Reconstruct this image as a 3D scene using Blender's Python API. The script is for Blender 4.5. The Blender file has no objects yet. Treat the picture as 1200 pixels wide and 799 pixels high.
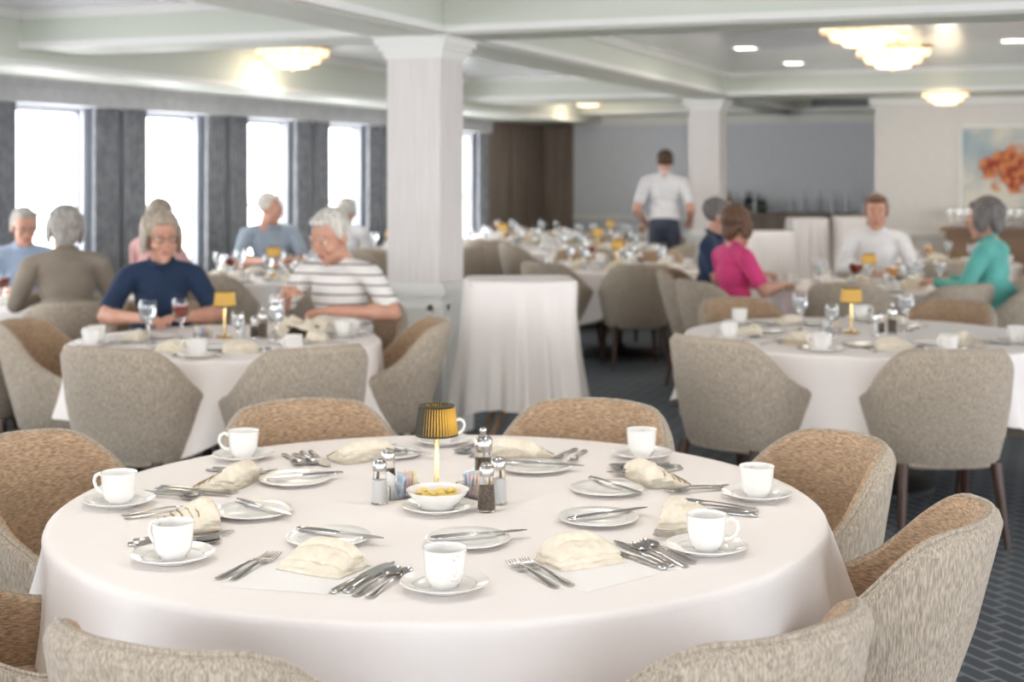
import bpy, bmesh, math, random
import numpy as np
from mathutils import Vector, Matrix, noise
from math import sin, cos, pi, radians
random.seed(4)
A=radians(21.3); CA=cos(A); SA=sin(A)
def W(X,Y,Z=0.0): return Vector((X*CA-Y*SA, X*SA+Y*CA, Z))
scn=bpy.context.scene
scn.view_settings.view_transform='Standard'
scn.view_settings.look='None'

# ---------------- materials ----------------
MATS={}
def mat(name,col,rough=.6,metal=0,col2=None,cscale=20,cstretch=(1,1,1),bump=0,bscale=40,bstretch=(1,1,1),
        trans=0,emit=0,ecol=None,coat=0,sheen=0,spec=.5,ior=1.45,sss=0,alpha=1):
    if name in MATS: return MATS[name]
    m=bpy.data.materials.new(name); m.use_nodes=True
    nt=m.node_tree; b=nt.nodes['Principled BSDF']
    c=(col[0],col[1],col[2],1)
    b.inputs['Base Color'].default_value=c
    b.inputs['Roughness'].default_value=rough
    b.inputs['Metallic'].default_value=metal
    b.inputs['Specular IOR Level'].default_value=spec
    b.inputs['IOR'].default_value=ior
    b.inputs['Transmission Weight'].default_value=trans
    b.inputs['Coat Weight'].default_value=coat
    b.inputs['Sheen Weight'].default_value=sheen
    if sss:
        b.inputs['Subsurface Weight'].default_value=sss
        b.inputs['Subsurface Radius'].default_value=(.02,.008,.004)
        b.inputs['Subsurface Scale'].default_value=.5
    if emit:
        b.inputs['Emission Color'].default_value=(*(ecol or col),1)
        b.inputs['Emission Strength'].default_value=emit
    if col2 or bump:
        tc=nt.nodes.new('ShaderNodeTexCoord')
    if col2:
        mp=nt.nodes.new('ShaderNodeMapping'); mp.inputs['Scale'].default_value=cstretch
        n=nt.nodes.new('ShaderNodeTexNoise'); n.inputs['Scale'].default_value=cscale; n.inputs['Detail'].default_value=3
        r=nt.nodes.new('ShaderNodeValToRGB')
        r.color_ramp.elements[0].position=.35; r.color_ramp.elements[0].color=c
        r.color_ramp.elements[1].position=.65; r.color_ramp.elements[1].color=(*col2,1)
        nt.links.new(tc.outputs['Object'],mp.inputs['Vector']); nt.links.new(mp.outputs[0],n.inputs['Vector'])
        nt.links.new(n.outputs['Fac'],r.inputs['Fac']); nt.links.new(r.outputs['Color'],b.inputs['Base Color'])
    if bump:
        mp=nt.nodes.new('ShaderNodeMapping'); mp.inputs['Scale'].default_value=bstretch
        n=nt.nodes.new('ShaderNodeTexNoise'); n.inputs['Scale'].default_value=bscale; n.inputs['Detail'].default_value=3
        bp=nt.nodes.new('ShaderNodeBump'); bp.inputs['Strength'].default_value=bump; bp.inputs['Distance'].default_value=.01
        nt.links.new(tc.outputs['Object'],mp.inputs['Vector']); nt.links.new(mp.outputs[0],n.inputs['Vector'])
        nt.links.new(n.outputs['Fac'],bp.inputs['Height']); nt.links.new(bp.outputs['Normal'],b.inputs['Normal'])
    MATS[name]=m
    return m

def stripe_mat(name,c1,c2,period=.045,frac=.25,axis='Z',rough=.8):
    m=mat(name,c1,rough); nt=m.node_tree; b=nt.nodes['Principled BSDF']
    tc=nt.nodes.new('ShaderNodeTexCoord'); sp=nt.nodes.new('ShaderNodeSeparateXYZ')
    d=nt.nodes.new('ShaderNodeMath'); d.operation='DIVIDE'; d.inputs[1].default_value=period
    f=nt.nodes.new('ShaderNodeMath'); f.operation='FRACT'
    l=nt.nodes.new('ShaderNodeMath'); l.operation='LESS_THAN'; l.inputs[1].default_value=frac
    mx=nt.nodes.new('ShaderNodeMix'); mx.data_type='RGBA'
    mx.inputs['A'].default_value=(*c1,1); mx.inputs['B'].default_value=(*c2,1)
    L=nt.links.new
    L(tc.outputs['Object'],sp.inputs[0]); L(sp.outputs[axis],d.inputs[0]); L(d.outputs[0],f.inputs[0]); L(f.outputs[0],l.inputs[0])
    L(l.outputs[0],mx.inputs['Factor']); L(mx.outputs['Result'],b.inputs['Base Color'])
    return m

M_cloth=mat('tablecloth_linen',(.87,.82,.79),.75,bump=.55,bscale=5.5,sheen=.1)
M_porc=mat('porcelain',(.86,.84,.81),.18,coat=.4)
M_steel=mat('cutlery_steel',(.55,.53,.51),.16,metal=1)
M_nap=mat('napkin_cream',(.82,.75,.62),.85,col2=(.75,.67,.54),cscale=40,bump=.35,bscale=60)
M_napedge=mat('napkin_hem_stitch',(.33,.25,.17),.85)
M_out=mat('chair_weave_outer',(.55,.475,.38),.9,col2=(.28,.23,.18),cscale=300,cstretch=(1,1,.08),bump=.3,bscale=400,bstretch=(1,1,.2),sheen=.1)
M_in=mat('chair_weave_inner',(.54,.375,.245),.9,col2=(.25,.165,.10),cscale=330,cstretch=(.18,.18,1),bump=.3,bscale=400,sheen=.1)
M_leg=mat('dark_walnut',(.045,.022,.014),.35,col2=(.07,.035,.022),cscale=14,cstretch=(1,1,.2))
M_gold=mat('brass',(.78,.56,.26),.25,metal=1)
M_glass=mat('clear_glass',(1,1,1),.02,trans=1,ior=1.45)
M_black=mat('black_metal',(.02,.02,.02),.45)
M_white=mat('white_paint',(.84,.84,.81),.5)
M_pepper=mat('peppercorns',(.10,.07,.05),.8,col2=(.25,.2,.15),cscale=300)
M_salt=mat('salt',(.88,.88,.86),.8)
M_butter=mat('butter_foil',(.78,.55,.12),.4,col2=(.9,.75,.3),cscale=60,bump=.6,bscale=80)
M_wine=mat('iced_tea',(.25,.03,.015),.08,spec=.6)
M_water=mat('ice_water',(.8,.86,.9),.05,trans=.8)

# ---------------- mesh builder ----------------
class MB:
    def __init__(s): s.v=[];s.f=[];s.m=[];s.sm=[]
    def add(s,verts,faces,mat=0,smooth=True,M=None):
        o=len(s.v)
        for p in verts:
            p=Vector(p); s.v.append(M@p if M is not None else p)
        for f in faces: s.f.append([i+o for i in f]); s.m.append(mat); s.sm.append(smooth)
    def lathe(s,prof,n=32,mat=0,M=None,smooth=True):
        vs=[];rings=[]
        for r,z in prof:
            if r<1e-6: rings.append([len(vs)]); vs.append((0,0,z))
            else:
                rings.append(list(range(len(vs),len(vs)+n)))
                vs+=[(r*cos(2*pi*i/n),r*sin(2*pi*i/n),z) for i in range(n)]
        fs=[]
        for a,b in zip(rings,rings[1:]):
            for i in range(n):
                j=(i+1)%n
                if len(a)==1 and len(b)==1: continue
                if len(a)==1: fs.append((a[0],b[j],b[i]))
                elif len(b)==1: fs.append((a[i],a[j],b[0]))
                else: fs.append((a[i],a[j],b[j],b[i]))
        s.add(vs,fs,mat,smooth,M)
    def box(s,c,d,mat=0,M=None,smooth=False):
        x,y,z=c;a,b,e=d[0]/2,d[1]/2,d[2]/2
        vs=[(x-a,y-b,z-e),(x+a,y-b,z-e),(x+a,y+b,z-e),(x-a,y+b,z-e),(x-a,y-b,z+e),(x+a,y-b,z+e),(x+a,y+b,z+e),(x-a,y+b,z+e)]
        s.add(vs,[(0,3,2,1),(4,5,6,7),(0,1,5,4),(1,2,6,5),(2,3,7,6),(3,0,4,7)],mat,smooth,M)
    def box2(s,x0,x1,y0,y1,z0,z1,mat=0): s.box(((x0+x1)/2,(y0+y1)/2,(z0+z1)/2),(x1-x0,y1-y0,z1-z0),mat)
    def tube(s,pts,rads,n=10,mat=0,M=None,closed=False):
        pts=[Vector(p) for p in pts]
        if not hasattr(rads,'__len__'): rads=[rads]*len(pts)
        vs=[]
        up=Vector((0,0,1)); N=len(pts)
        for i,p in enumerate(pts):
            if closed: t=(pts[(i+1)%N]-pts[(i-1)%N]).normalized()
            else: t=(pts[min(i+1,N-1)]-pts[max(i-1,0)]).normalized()
            u=up if abs(t.dot(up))<.95 else Vector((1,0,0))
            if i==0: a=t.cross(u).normalized()
            else:
                a=(pa-t*pa.dot(t)).normalized()
            pa=a
            b=t.cross(a)
            for k in range(n): vs.append(p+(a*cos(2*pi*k/n)+b*sin(2*pi*k/n))*rads[i])
        fs=[]
        for i in range(N if closed else N-1):
            i2=(i+1)%N
            for k in range(n):
                j=(k+1)%n; fs.append((i*n+k,i*n+j,i2*n+j,i2*n+k))
        if not closed:
            fs.append(tuple(range(n))[::-1]); fs.append(tuple(range((N-1)*n,N*n)))
        s.add(vs,fs,mat,True,M)
    def ell(s,c,r,mat=0,M=None,n=20,rot=None):
        T=Matrix.Translation(Vector(c))
        if rot is not None: T=T@rot
        T=T@Matrix.Diagonal((r[0],r[1],r[2],1))
        if M is not None: T=M@T
        prof=[(sin(pi*i/12),-cos(pi*i/12)) for i in range(13)]
        prof[0]=(0,-1);prof[-1]=(0,1)
        s.lathe(prof,n,mat,T)
    def cap(s,p0,r0,p1,r1,mat=0,M=None,n=14):
        p0=Vector(p0);p1=Vector(p1);d=p1-p0;L=d.length
        if L<1e-6: s.ell(p0,(r0,)*3,mat,M); return
        T=Matrix.Translation(p0)@d.to_track_quat('Z','Y').to_matrix().to_4x4()
        if M is not None: T=M@T
        prof=[(r0*sin(a),-r0*cos(a)) for a in [pi/2*i/5 for i in range(6)]]
        prof+=[(r1*cos(a),L+r1*sin(a)) for a in [pi/2*i/5 for i in range(6)]]
        prof[0]=(0,-r0);prof[-1]=(0,L+r1)
        s.lathe(prof,n,mat,T)
    def mesh(s,name,mats,sharp=40):
        me=bpy.data.meshes.new(name); me.from_pydata([tuple(v) for v in s.v],[],s.f)
        for m in mats: me.materials.append(m)
        me.polygons.foreach_set('material_index',s.m); me.polygons.foreach_set('use_smooth',s.sm)
        bm=bmesh.new(); bm.from_mesh(me); bmesh.ops.recalc_face_normals(bm,faces=bm.faces); bm.to_mesh(me); bm.free()
        me.update()
        if sharp:
            try: me.set_sharp_from_angle(angle=radians(sharp))
            except Exception: pass
        return me
def obj(name,me,loc=(0,0,0),rz=0,scale=1,parent=None,rot=None):
    o=bpy.data.objects.new(name,me); scn.collection.objects.link(o)
    o.location=loc; o.rotation_euler=rot if rot else (0,0,rz)
    if scale!=1: o.scale=(scale,)*3
    if parent: o.parent=parent
    return o
def put(name,me,X,Y,Z=0,ang=0,scale=1): # ang in degrees, in the table layout frame
    return obj(name,me,W(X,Y,Z),radians(ang)+A,scale)

# ---------------- room shell ----------------
XL,XR,YB,YF=-7.5,6.0,20.4,-3.0
ZC=2.66; ZB=2.43
M_ceil=mat('ceiling_panel_gloss',(.72,.75,.78),.2,coat=.3)
nt=M_ceil.node_tree
tc=nt.nodes.new('ShaderNodeTexCoord');wv=nt.nodes.new('ShaderNodeTexWave');wv.bands_direction='Y';wv.inputs['Scale'].default_value=2.6
rp=nt.nodes.new('ShaderNodeValToRGB');rp.color_ramp.elements[0].position=0;rp.color_ramp.elements[1].position=.06
bp=nt.nodes.new('ShaderNodeBump');bp.inputs['Strength'].default_value=.4;bp.inputs['Distance'].default_value=.01
nt.links.new(tc.outputs['Object'],wv.inputs['Vector']);nt.links.new(wv.outputs['Fac'],rp.inputs['Fac']);nt.links.new(rp.outputs['Color'],bp.inputs['Height']);nt.links.new(bp.outputs['Normal'],nt.nodes['Principled BSDF'].inputs['Normal'])
M_sage=mat('beam_sage',(.66,.69,.61),.55)
M_wallp=mat('wallpaper_grey_blue',(.66,.69,.75),.8,col2=(.71,.74,.79),cscale=40,cstretch=(1,1,.1))
M_wallc=mat('wall_cream',(.76,.73,.69),.8,col2=(.72,.69,.65),cscale=60,cstretch=(1,1,.1))
M_panel=mat('wood_panel_taupe',(.25,.20,.165),.5,col2=(.19,.15,.12),cscale=8,cstretch=(1,1,.15))
M_colm=mat('column_wrap',(.80,.76,.74),.8,col2=(.74,.70,.68),cscale=50,cstretch=(1,1,.06))

# carpet
M_car=mat('carpet_slate',(.05,.06,.075),.95); nt=M_car.node_tree; L=nt.links.new
tc=nt.nodes.new('ShaderNodeTexCoord')
mp=nt.nodes.new('ShaderNodeMapping'); mp.inputs['Rotation'].default_value=(0,0,radians(45)); mp.inputs['Scale'].default_value=(7,7,7)
br=nt.nodes.new('ShaderNodeTexBrick'); br.offset=.5; br.inputs['Scale'].default_value=1.0; br.inputs['Mortar Size'].default_value=.05; br.inputs['Brick Width'].default_value=1.0; br.inputs['Row Height'].default_value=.5
br.inputs['Color1'].default_value=(.035,.044,.058,1); br.inputs['Color2'].default_value=(.055,.066,.082,1); br.inputs['Mortar'].default_value=(.22,.235,.24,1)
nz=nt.nodes.new('ShaderNodeTexNoise'); nz.inputs['Scale'].default_value=120
mx=nt.nodes.new('ShaderNodeMix'); mx.data_type='RGBA'; mx.inputs['Factor'].default_value=.35
rp=nt.nodes.new('ShaderNodeValToRGB'); rp.color_ramp.elements[0].color=(.015,.02,.025,1); rp.color_ramp.elements[1].color=(.14,.15,.17,1)
L(tc.outputs['Object'],mp.inputs[0]);L(mp.outputs[0],br.inputs['Vector']);L(tc.outputs['Object'],nz.inputs['Vector']);L(nz.outputs['Fac'],rp.inputs['Fac'])
L(br.outputs['Color'],mx.inputs['A']);L(rp.outputs['Color'],mx.inputs['B']);L(mx.outputs['Result'],nt.nodes['Principled BSDF'].inputs['Base Color'])

def boxobj(name,boxes,mats):
    mb=MB()
    for b in boxes: mb.box2(*b[:6],mat=b[6] if len(b)>6 else 0)
    return obj(name,mb.mesh(name,mats,None))
boxobj('floor',[(XL-.2,XR+.2,YF,YB+.2,-.1,0)],[M_car])
boxobj('ceiling',[(XL-.2,XR+.2,YF,YB+.2,ZC,ZC+.1)],[M_ceil])
wins=[(8.79+1.63*k-.14-1.63*5,8.79+1.63*k+.78-1.63*5) for k in range(0,11)]
def winwall(name,x0,x1,wins,sill,head):
    bs=[];y=YF
    for a,b in wins:
        bs.append((x0,x1,y,a,0,ZC)); bs.append((x0,x1,a,b,0,sill)); bs.append((x0,x1,a,b,head,ZC)); y=b
    bs.append((x0,x1,y,YB+.2,0,ZC))
    return boxobj(name,bs,[M_wallp])
wl=[w for w in wins if w[0]>YF+.2 and w[1]<18]
winwall('wall_left',XL-.12,XL,wl,.65,2.10)
wr=[(-2.2+2.6*k,-2.2+2.6*k+2.0) for k in range(6)]
winwall('wall_right',XR,XR+.2,wr,.5,2.25)
# unseen wall behind the camera, added with a window band to cut frontal light
fb=[(XL-.2,XR+.2,YF-.2,YF,0,.75),(XL-.2,XR+.2,YF-.2,YF,2.3,ZC+.1)]
for i in range(8): xx=XL-.2+i*1.9; fb.append((xx,min(xx+.45,XR+.2),YF-.2,YF,.75,2.3))
boxobj('wall_front',fb,[M_wallp])
boxobj('wall_back',[(XL-.2,XR+.2,YB,YB+.2,0,ZC)],[M_wallp])
boxobj('wall_partition',[(-2.0,XR,16.3,YB,0,ZC)],[M_wallc])
boxobj('wall_wood_panelling',[(XL,XL+.06,17.9,YB,0,2.32),(XL+.06,XL+.085,18.0,18.9,.1,2.2),(XL+.06,XL+.085,19.0,19.6,.1,2.2),(XL+.06,XL+.085,19.7,20.3,.1,2.2),(XL,XL+.55,YB-.05,YB,0,2.32)],[M_panel])
# windows
M_frame=mat('window_frame',(.62,.64,.67),.5)
n=0
for side,ws,x,si,hd in (('L',wl,XL-.07,.65,2.10),('R',wr,XR+.1,.5,2.25)):
    for a,b in ws:
        n+=1
        bs=[(x-.03,x+.03,a,a+.03,si,hd),(x-.03,x+.03,b-.03,b,si,hd),(x-.03,x+.03,a,b,si,si+.05),(x-.03,x+.03,a,b,hd-.03,hd),(x-.02,x+.02,a,b,1.25,1.28)]
        if side=='R': bs.append((x-.03,x+.03,(a+b)/2-.02,(a+b)/2+.02,si,hd))
        boxobj('window_%d'%n,bs,[M_frame])
# curtains
M_cur=mat('curtain_grey',(.22,.235,.26),.9,col2=(.35,.36,.38),cscale=14,bump=.2)
M_val=mat('valance_grey',(.46,.47,.49),.85,col2=(.54,.54,.56),cscale=10)
def curtain(y0,y1,x,z0,z1):
    mb=MB(); n=60; vs=[];fs=[]
    for j,z in enumerate((z0,(z0+z1)/2,z1)):
        for i in range(n+1):
            y=y0+(y1-y0)*i/n
            vs.append((x+.03*sin(i/n*2*pi*5.5)+.008*sin(i*1.7)*(2-j),y,z))
    for j in range(2):
        for i in range(n): q=j*(n+1)+i; fs.append((q,q+1,q+n+2,q+n+1))
    mb.add(vs,fs); return mb.mesh('curtain',[M_cur],None)
for a,b in wl:
    if a<4: continue
    obj('curtain',curtain(a-.30,a-.01,XL+.10,.04,2.14)); obj('curtain',curtain(b-.01,b+.30,XL+.10,.04,2.14))
boxobj('curtain_valance',[(XL,XL+.24,2,17.9,2.12,2.27),(XL,XL+.27,2,17.9,2.25,2.30)],[M_val])
# soffits & beams
def beam(name,x0,x1,y0,y1,z0=ZB,z1=ZC):
    t=.05
    bs=[(x0,x1,y0,y1,z0,z1,0)]
    bs.append((x0-t,x1+t,y0-t,y1+t,z1-.05,z1,1)); bs.append((x0-.09,x1+.09,y0-.09,y1+.09,z1-.02,z1,1))
    bs.append((x0-.02,x1+.02,y0-.02,y1+.02,z0-.012,z0+.03,1)); 
    bs.append((x0+.06,x1-.06,y0+.06,y1-.06,z0-.02,z0,0))
    return boxobj(name,bs,[M_sage,M_white])
beam('ceiling_beam',-3.92,-3.42,YF,YB)
beam('ceiling_beam',XL,XR,7.65,8.2)
beam('ceiling_beam',XL,XR,15.1,16.3)
beam('ceiling_beam',XL,XR,YB-1.0,YB)
beam('ceiling_beam',1.6,2.1,YF,16)
beam('ceiling_soffit',XL,-6.5,YF,YB,2.32,ZC)
boxobj('trim_1',[(XL,-2.0,YB-.05,YB,2.28,ZB),(XL,-2.0,YB-.03,YB,.88,.94)],[M_white])
boxobj('trim_2',[(-2.05,XR,16.2,16.3,2.33,ZB),(-2.03,XR,16.27,16.3,.88,.94)],[M_white])
boxobj('baseboard_back',[(XL,-2,YB-.02,YB,0,.12),(-2.0,XR,16.28,16.3,0,.12)],[M_white])
boxobj('baseboard_left',[(XL,XL+.02,YF,17.9,0,.12)],[M_white])
boxobj('air_vent',[(-4.0+.8,-2.2,YB-1.06,YB-1.0,2.46,2.6),(-6.0,-5.3,8.2,8.23,2.48,2.58)],[mat('vent_grey',(.25,.26,.27),.6)])
# columns
def column(x,y):
    mb=MB(); h=.175
    def sq(hh,z0,z1,m): mb.box2(x-hh,x+hh,y-hh,y+hh,z0,z1,m)
    sq(h,.9,ZB,0); sq(h+.03,0,.88,1); sq(h+.05,0,.14,1); sq(h+.052,.86,.90,1); sq(h+.04,.90,.93,1)
    for z0,z1,e in ((2.28,2.30,.012),(2.30,2.33,.022),(2.33,2.36,.04),(2.36,2.40,.062),(2.40,ZB,.08)): sq(h+e,z0,z1,1)
    for sx,sy in ((0,-1),(1,0),(-1,0),(0,1)):
        # raised panel frames on pedestal
        o=h+.03
        for (u0,u1,z0,z1) in ((-.14,.14,.2,.23),(-.14,.14,.77,.80),(-.14,-.11,.2,.8),(.11,.14,.2,.8)):
            if sx==0: mb.box2(x+u0,x+u1,y+sy*o-.008,y+sy*o+.008,z0,z1,1)
            else: mb.box2(x+sx*o-.008,x+sx*o+.008,y+u0,y+u1,z0,z1,1)
    return obj('column',mb.mesh('column',[M_colm,M_white],None))
column(-3.66,7.93); column(-3.76,15.7)

# ceiling fixtures
M_glow=mat('fixture_glass_glow',(1,.85,.6),.3,emit=1.3,ecol=(1,.86,.62))
M_glow2=mat('spot_glow',(1,.9,.75),.3,emit=9,ecol=(1,.9,.75))
def chandelier_mesh():
    mb=MB(); n=16
    for (r0,z0,r1,z1) in ((.30,-.02,.30,-.075),(.30,-.075,.235,-.085),(.235,-.085,.23,-.13),(.23,-.13,.15,-.14),(.15,-.14,.14,-.17),(.14,-.17,.001,-.175)):
        # scalloped glass staves
        vs=[];fs=[];m=n*4
        for r,z in ((r0,z0),(r1,z1)):
            for i in range(m):
                a=2*pi*i/m; rr=r*(1+.03*abs(sin(a*n/2))); vs.append((rr*cos(a),rr*sin(a),z))
        for i in range(m): j=(i+1)%m; fs.append((i,j,m+j,m+i))
        mb.add(vs,fs,0,False)
    mb.lathe([(.33,0),(.33,-.02),(.30,-.025)],32,1); mb.lathe([(.312,-.073),(.318,-.077),(.312,-.081)],32,1); mb.lathe([(.243,-.128),(.249,-.132),(.243,-.136)],32,1)
    for i in range(n):
        a=2*pi*i/n
        mb.tube([(.302*cos(a),.302*sin(a),-.02),(.302*cos(a),.302*sin(a),-.076),(.237*cos(a),.237*sin(a),-.086),(.232*cos(a),.232*sin(a),-.131)],.004,5,1)
    mb.ell((0,0,-.18),(.015,.015,.015),1)
    return mb.mesh('chandelier',[M_glow,M_gold])
CH=chandelier_mesh()
def light(name,kind,loc,e,col=(1,.9,.78),size=.3,rot=None):
    l=bpy.data.lights.new(name,kind); l.energy=e; l.color=col
    if kind=='AREA': l.shape='SQUARE'; l.size=size
    if kind=='POINT': l.shadow_soft_size=size
    o=bpy.data.objects.new(name,l); scn.collection.objects.link(o); o.location=loc
    if rot: o.rotation_euler=rot
    return o
for X,Y,zz,sc in ((2.50,10.1,ZC,1),(3.27,12.2,ZC,1),(-1.88,12.2,ZC,1),(1.04,19.5,ZC,1),(4.45,14.6,ZB-.02,.75),(-1.5,5.0,ZC,1),(1.7,4.6,ZC,1)):
    p=W(X,Y,zz); obj('ceiling_chandelier',CH,p,0,sc)
    light('chandelier_bulb','POINT',(p.x,p.y,p.z-.30),10 if sc==1 else 4,(1,.88,.72),.15)
sp=MB(); sp.box((0,0,-.004),(.16,.16,.008),0); sp.box((0,0,-.003),(.2,.2,.006),1)
SP=sp.mesh('recessed_downlight',[M_glow2,M_white],None)
for X,Y in ((2.0,12.2),(2.75,13.9),(4.05,11.5),(-1.57,16.0),(-2.64,13.8),(0.3,6.2),(-3.3,6.3),(-.9,3.2),(.7,3.4),(-2.0,1.5),(2.2,1.5)):  # nearer ones are unseen, added for light and soft shadows on the hero table
    p=W(X,Y,ZC); obj('recessed_downlight',SP,p)
    light('downlight_lamp','AREA',(p.x,p.y,p.z-.012),9.5,(1,.92,.82),.16)

# ---------------- chair ----------------
def sst(a,b,x):
    t=max(0,min(1,(x-a)/(b-a))); return t*t*(3-2*t)
def chair_mesh():
    mb=MB(); nT=56
    def plan(t):
        a=abs(t); s=1 if t>=0 else -1
        if a<=.66:
            ph=a/.66*pi/2
            return Vector((s*.285*sin(ph)**.82, -.05-.25*cos(ph)**.82 if cos(ph)>1e-4 else -.05))
        u=(a-.66)/.34
        return Vector((s*(.285-.012*u*u),-.05+.29*u))
    def rim(a): 
        return .60+.25*(1-sst(.24,.86,a))+.008*(1-sst(0,.3,a))
    secs=[];nsec=None
    for i in range(nT+1):
        t=-1+2*i/nT; p=plan(t); q0=plan(max(-1,t-.01)); q1=plan(min(1,t+.01))
        tg=(q1-q0).normalized(); nrm=Vector((tg.y,-tg.x))
        h=rim(abs(t)); back=max(0,1-abs(t)/.6)
        L=[(-.062,.345),(-.045,.36),(-.02,.47),(0,.60 if h>.66 else h-.05),(.012*(h-.5)/.35+.002,h-.03),(.004,h-.01),(-.012,h-.001),(-.026,h),(-.042,h-.008),(-.05,h-.03),(-.058,.56 if h>.66 else h-.06),(-.062,.48),(-.062,.40)]
        if i in (0,nT): L=[(-.03+(o+.03)*.8,z if z<.4 else .4+(z-.4)*.97) for o,z in L]
        ring=[]
        for o,z in L:
            rec=-.075*max(0,(z-.45))/.4*sst(0,1,back)
            ring.append((p.x+nrm.x*o,p.y+nrm.y*o+rec,z))
        secs.append(ring)
    k=len(secs[0]); vs=[v for r in secs for v in r]
    fo=[];fi=[]
    for i in range(nT):
        for j in range(k):
            jj=(j+1)%k; f=(i*k+j,i*k+jj,(i+1)*k+jj,(i+1)*k+j)
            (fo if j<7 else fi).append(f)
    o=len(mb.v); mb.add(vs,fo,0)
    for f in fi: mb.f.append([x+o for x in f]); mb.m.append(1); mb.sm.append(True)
    for base in (0,nT*k): mb.f.append([base+j+o for j in range(k)]); mb.m.append(0); mb.sm.append(True)
    # piping along rim
    pts=[Vector(r[6]) +Vector((0,0,.001)) for r in secs]; mb.tube(pts,.0045,6,0)
    # seat
    def seat(z0,z1,hw,y0,y1,m,dome):
        n=48;rings=[(.0,z1+dome),(.5,z1+dome*.8),(.85,z1+dome*.2),(.96,z1-.005),(1,z1-.02),(1,z0+.01),(.96,z0),(0,z0)]
        cy=(y0+y1)/2;hd=(y1-y0)/2;vs=[];fs=[]
        for s,z in rings:
            for i in range(n):
                a=2*pi*i/n; c_,s_=cos(a),sin(a)
                vs.append((s*hw*math.copysign(abs(c_)**.6,c_),cy+s*hd*math.copysign(abs(s_)**.6,s_),z))
        for r in range(len(rings)-1):
            for i in range(n): j=(i+1)%n; fs.append((r*n+i,r*n+j,(r+1)*n+j,(r+1)*n+i))
        mb.add(vs,fs,m)
    seat(.37,.465,.232,-.25,.265,1,.012)
    seat(.33,.372,.225,-.24,.25,0,0)
    for sx in (-1,1):
        for y0,y1 in ((.20,.235),(-.2,-.27)):
            mb.tube([(sx*.19,y0,.35),(sx*.215,y1,0.0)],[.024,.013],10,2)
    me=mb.mesh('dining_chair',[M_out,M_in,M_leg]); me.transform(Matrix.Diagonal((1.06,1,1,1))); return me
CHAIR=chair_mesh()
def chair(Xb,Yb,facedeg):
    """Xb,Yb = top of back; facedeg = facing direction"""
    a=radians(facedeg); X=Xb+.35*cos(a); Y=Yb+.35*sin(a)
    return put('dining_chair',CHAIR,X,Y,0,facedeg-90)

# ---------------- tables ----------------
def circ(R): return lambda th:R
def rect(w,d,e=8):
    def f(th):
        c,s=abs(cos(th)),abs(sin(th))
        return ((c/(w/2))**e+(s/(d/2))**e)**(-1/e)
    return f
def cloth_mesh(rho,drop,corner,amp,nr,seed,ztop=.762,n=240,cang=None,early=1.1):
    rnd=random.Random(seed); ph=[rnd.uniform(0,6.28) for _ in range(6)]
    if cang is not None: ph[5]=radians(cang)
    vs=[(0,0,ztop)];fs=[]
    rings=[]
    fr=[.2,.4,.6,.75,.88,.95,.985,1]
    def ring(rad,z):
        st=len(vs)
        for i in range(n):
            th=2*pi*i/n; vs.append((rad(th)*cos(th),rad(th)*sin(th),z(th)))
        rings.append(st)
    for f in fr: ring(lambda th:rho(th)*f,lambda th:ztop-(.0015 if f==1 else 0))
    ring(lambda th:rho(th)+.006,lambda th:ztop-.006)
    ring(lambda th:rho(th)+.010,lambda th:ztop-.016)
    K=16
    for k in range(1,K+1):
        t=k/K
        def cn(th): return abs(cos(2*(th-ph[5])))**5 if corner else 0
        def rad(th):
            w=.5+.5*sin(nr*th+ph[0]+1.9*sin(3*th+ph[1])+.5*t); w2=.5+.5*sin(nr*2*th+ph[2]+2*sin(2*th+ph[3])-.8*t)
            env=.45+.55*(.5+.5*sin(2*th+ph[4]))
            w=w**2.2; 
            return rho(th)+.010+amp*t**early*(.95*w*env+.28*w2*t)+ (.07*t*cn(th)) - .008*sin(pi*t)
        ring(rad,lambda th:ztop-.016-(drop+corner*cn(th))*t)
    for i in range(n): fs.append((0,rings[0]+i,rings[0]+(i+1)%n))
    for a,b in zip(rings,rings[1:]):
        for i in range(n): j=(i+1)%n; fs.append((a+i,b+i,b+j,a+j))
    mb=MB(); mb.add(vs,fs); return mb.mesh('tablecloth',[M_cloth],None)
def table_mesh(R):
    mb=MB()
    mb.lathe([(0,.757),(R-.02,.757),(R-.004,.748),(R-.004,.73),(R-.03,.722),(0,.722)],64,0)
    mb.lathe([(.0,.722),(.2,.722),(.2,.70),(.06,.68),(.05,.62),(.05,.12),(.08,.07),(.33,.035),(.36,.02),(.36,0),(0,0)],32,1)
    return mb.mesh('dining_table',[M_leg,M_black])
CL={}
def table(X,Y,R,drop=.30,corner=.10,amp=.065,nr=13,seed=1,cang=None):
    if R not in CL: CL[R]=table_mesh(R)
    put('dining_table',CL[R],X,Y)
    key=(R,seed)
    if key not in CL: CL[key]=cloth_mesh(circ(R),drop,corner,amp,nr,seed,cang=cang)
    put('tablecloth',CL[key],X,Y,0,0)

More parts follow.
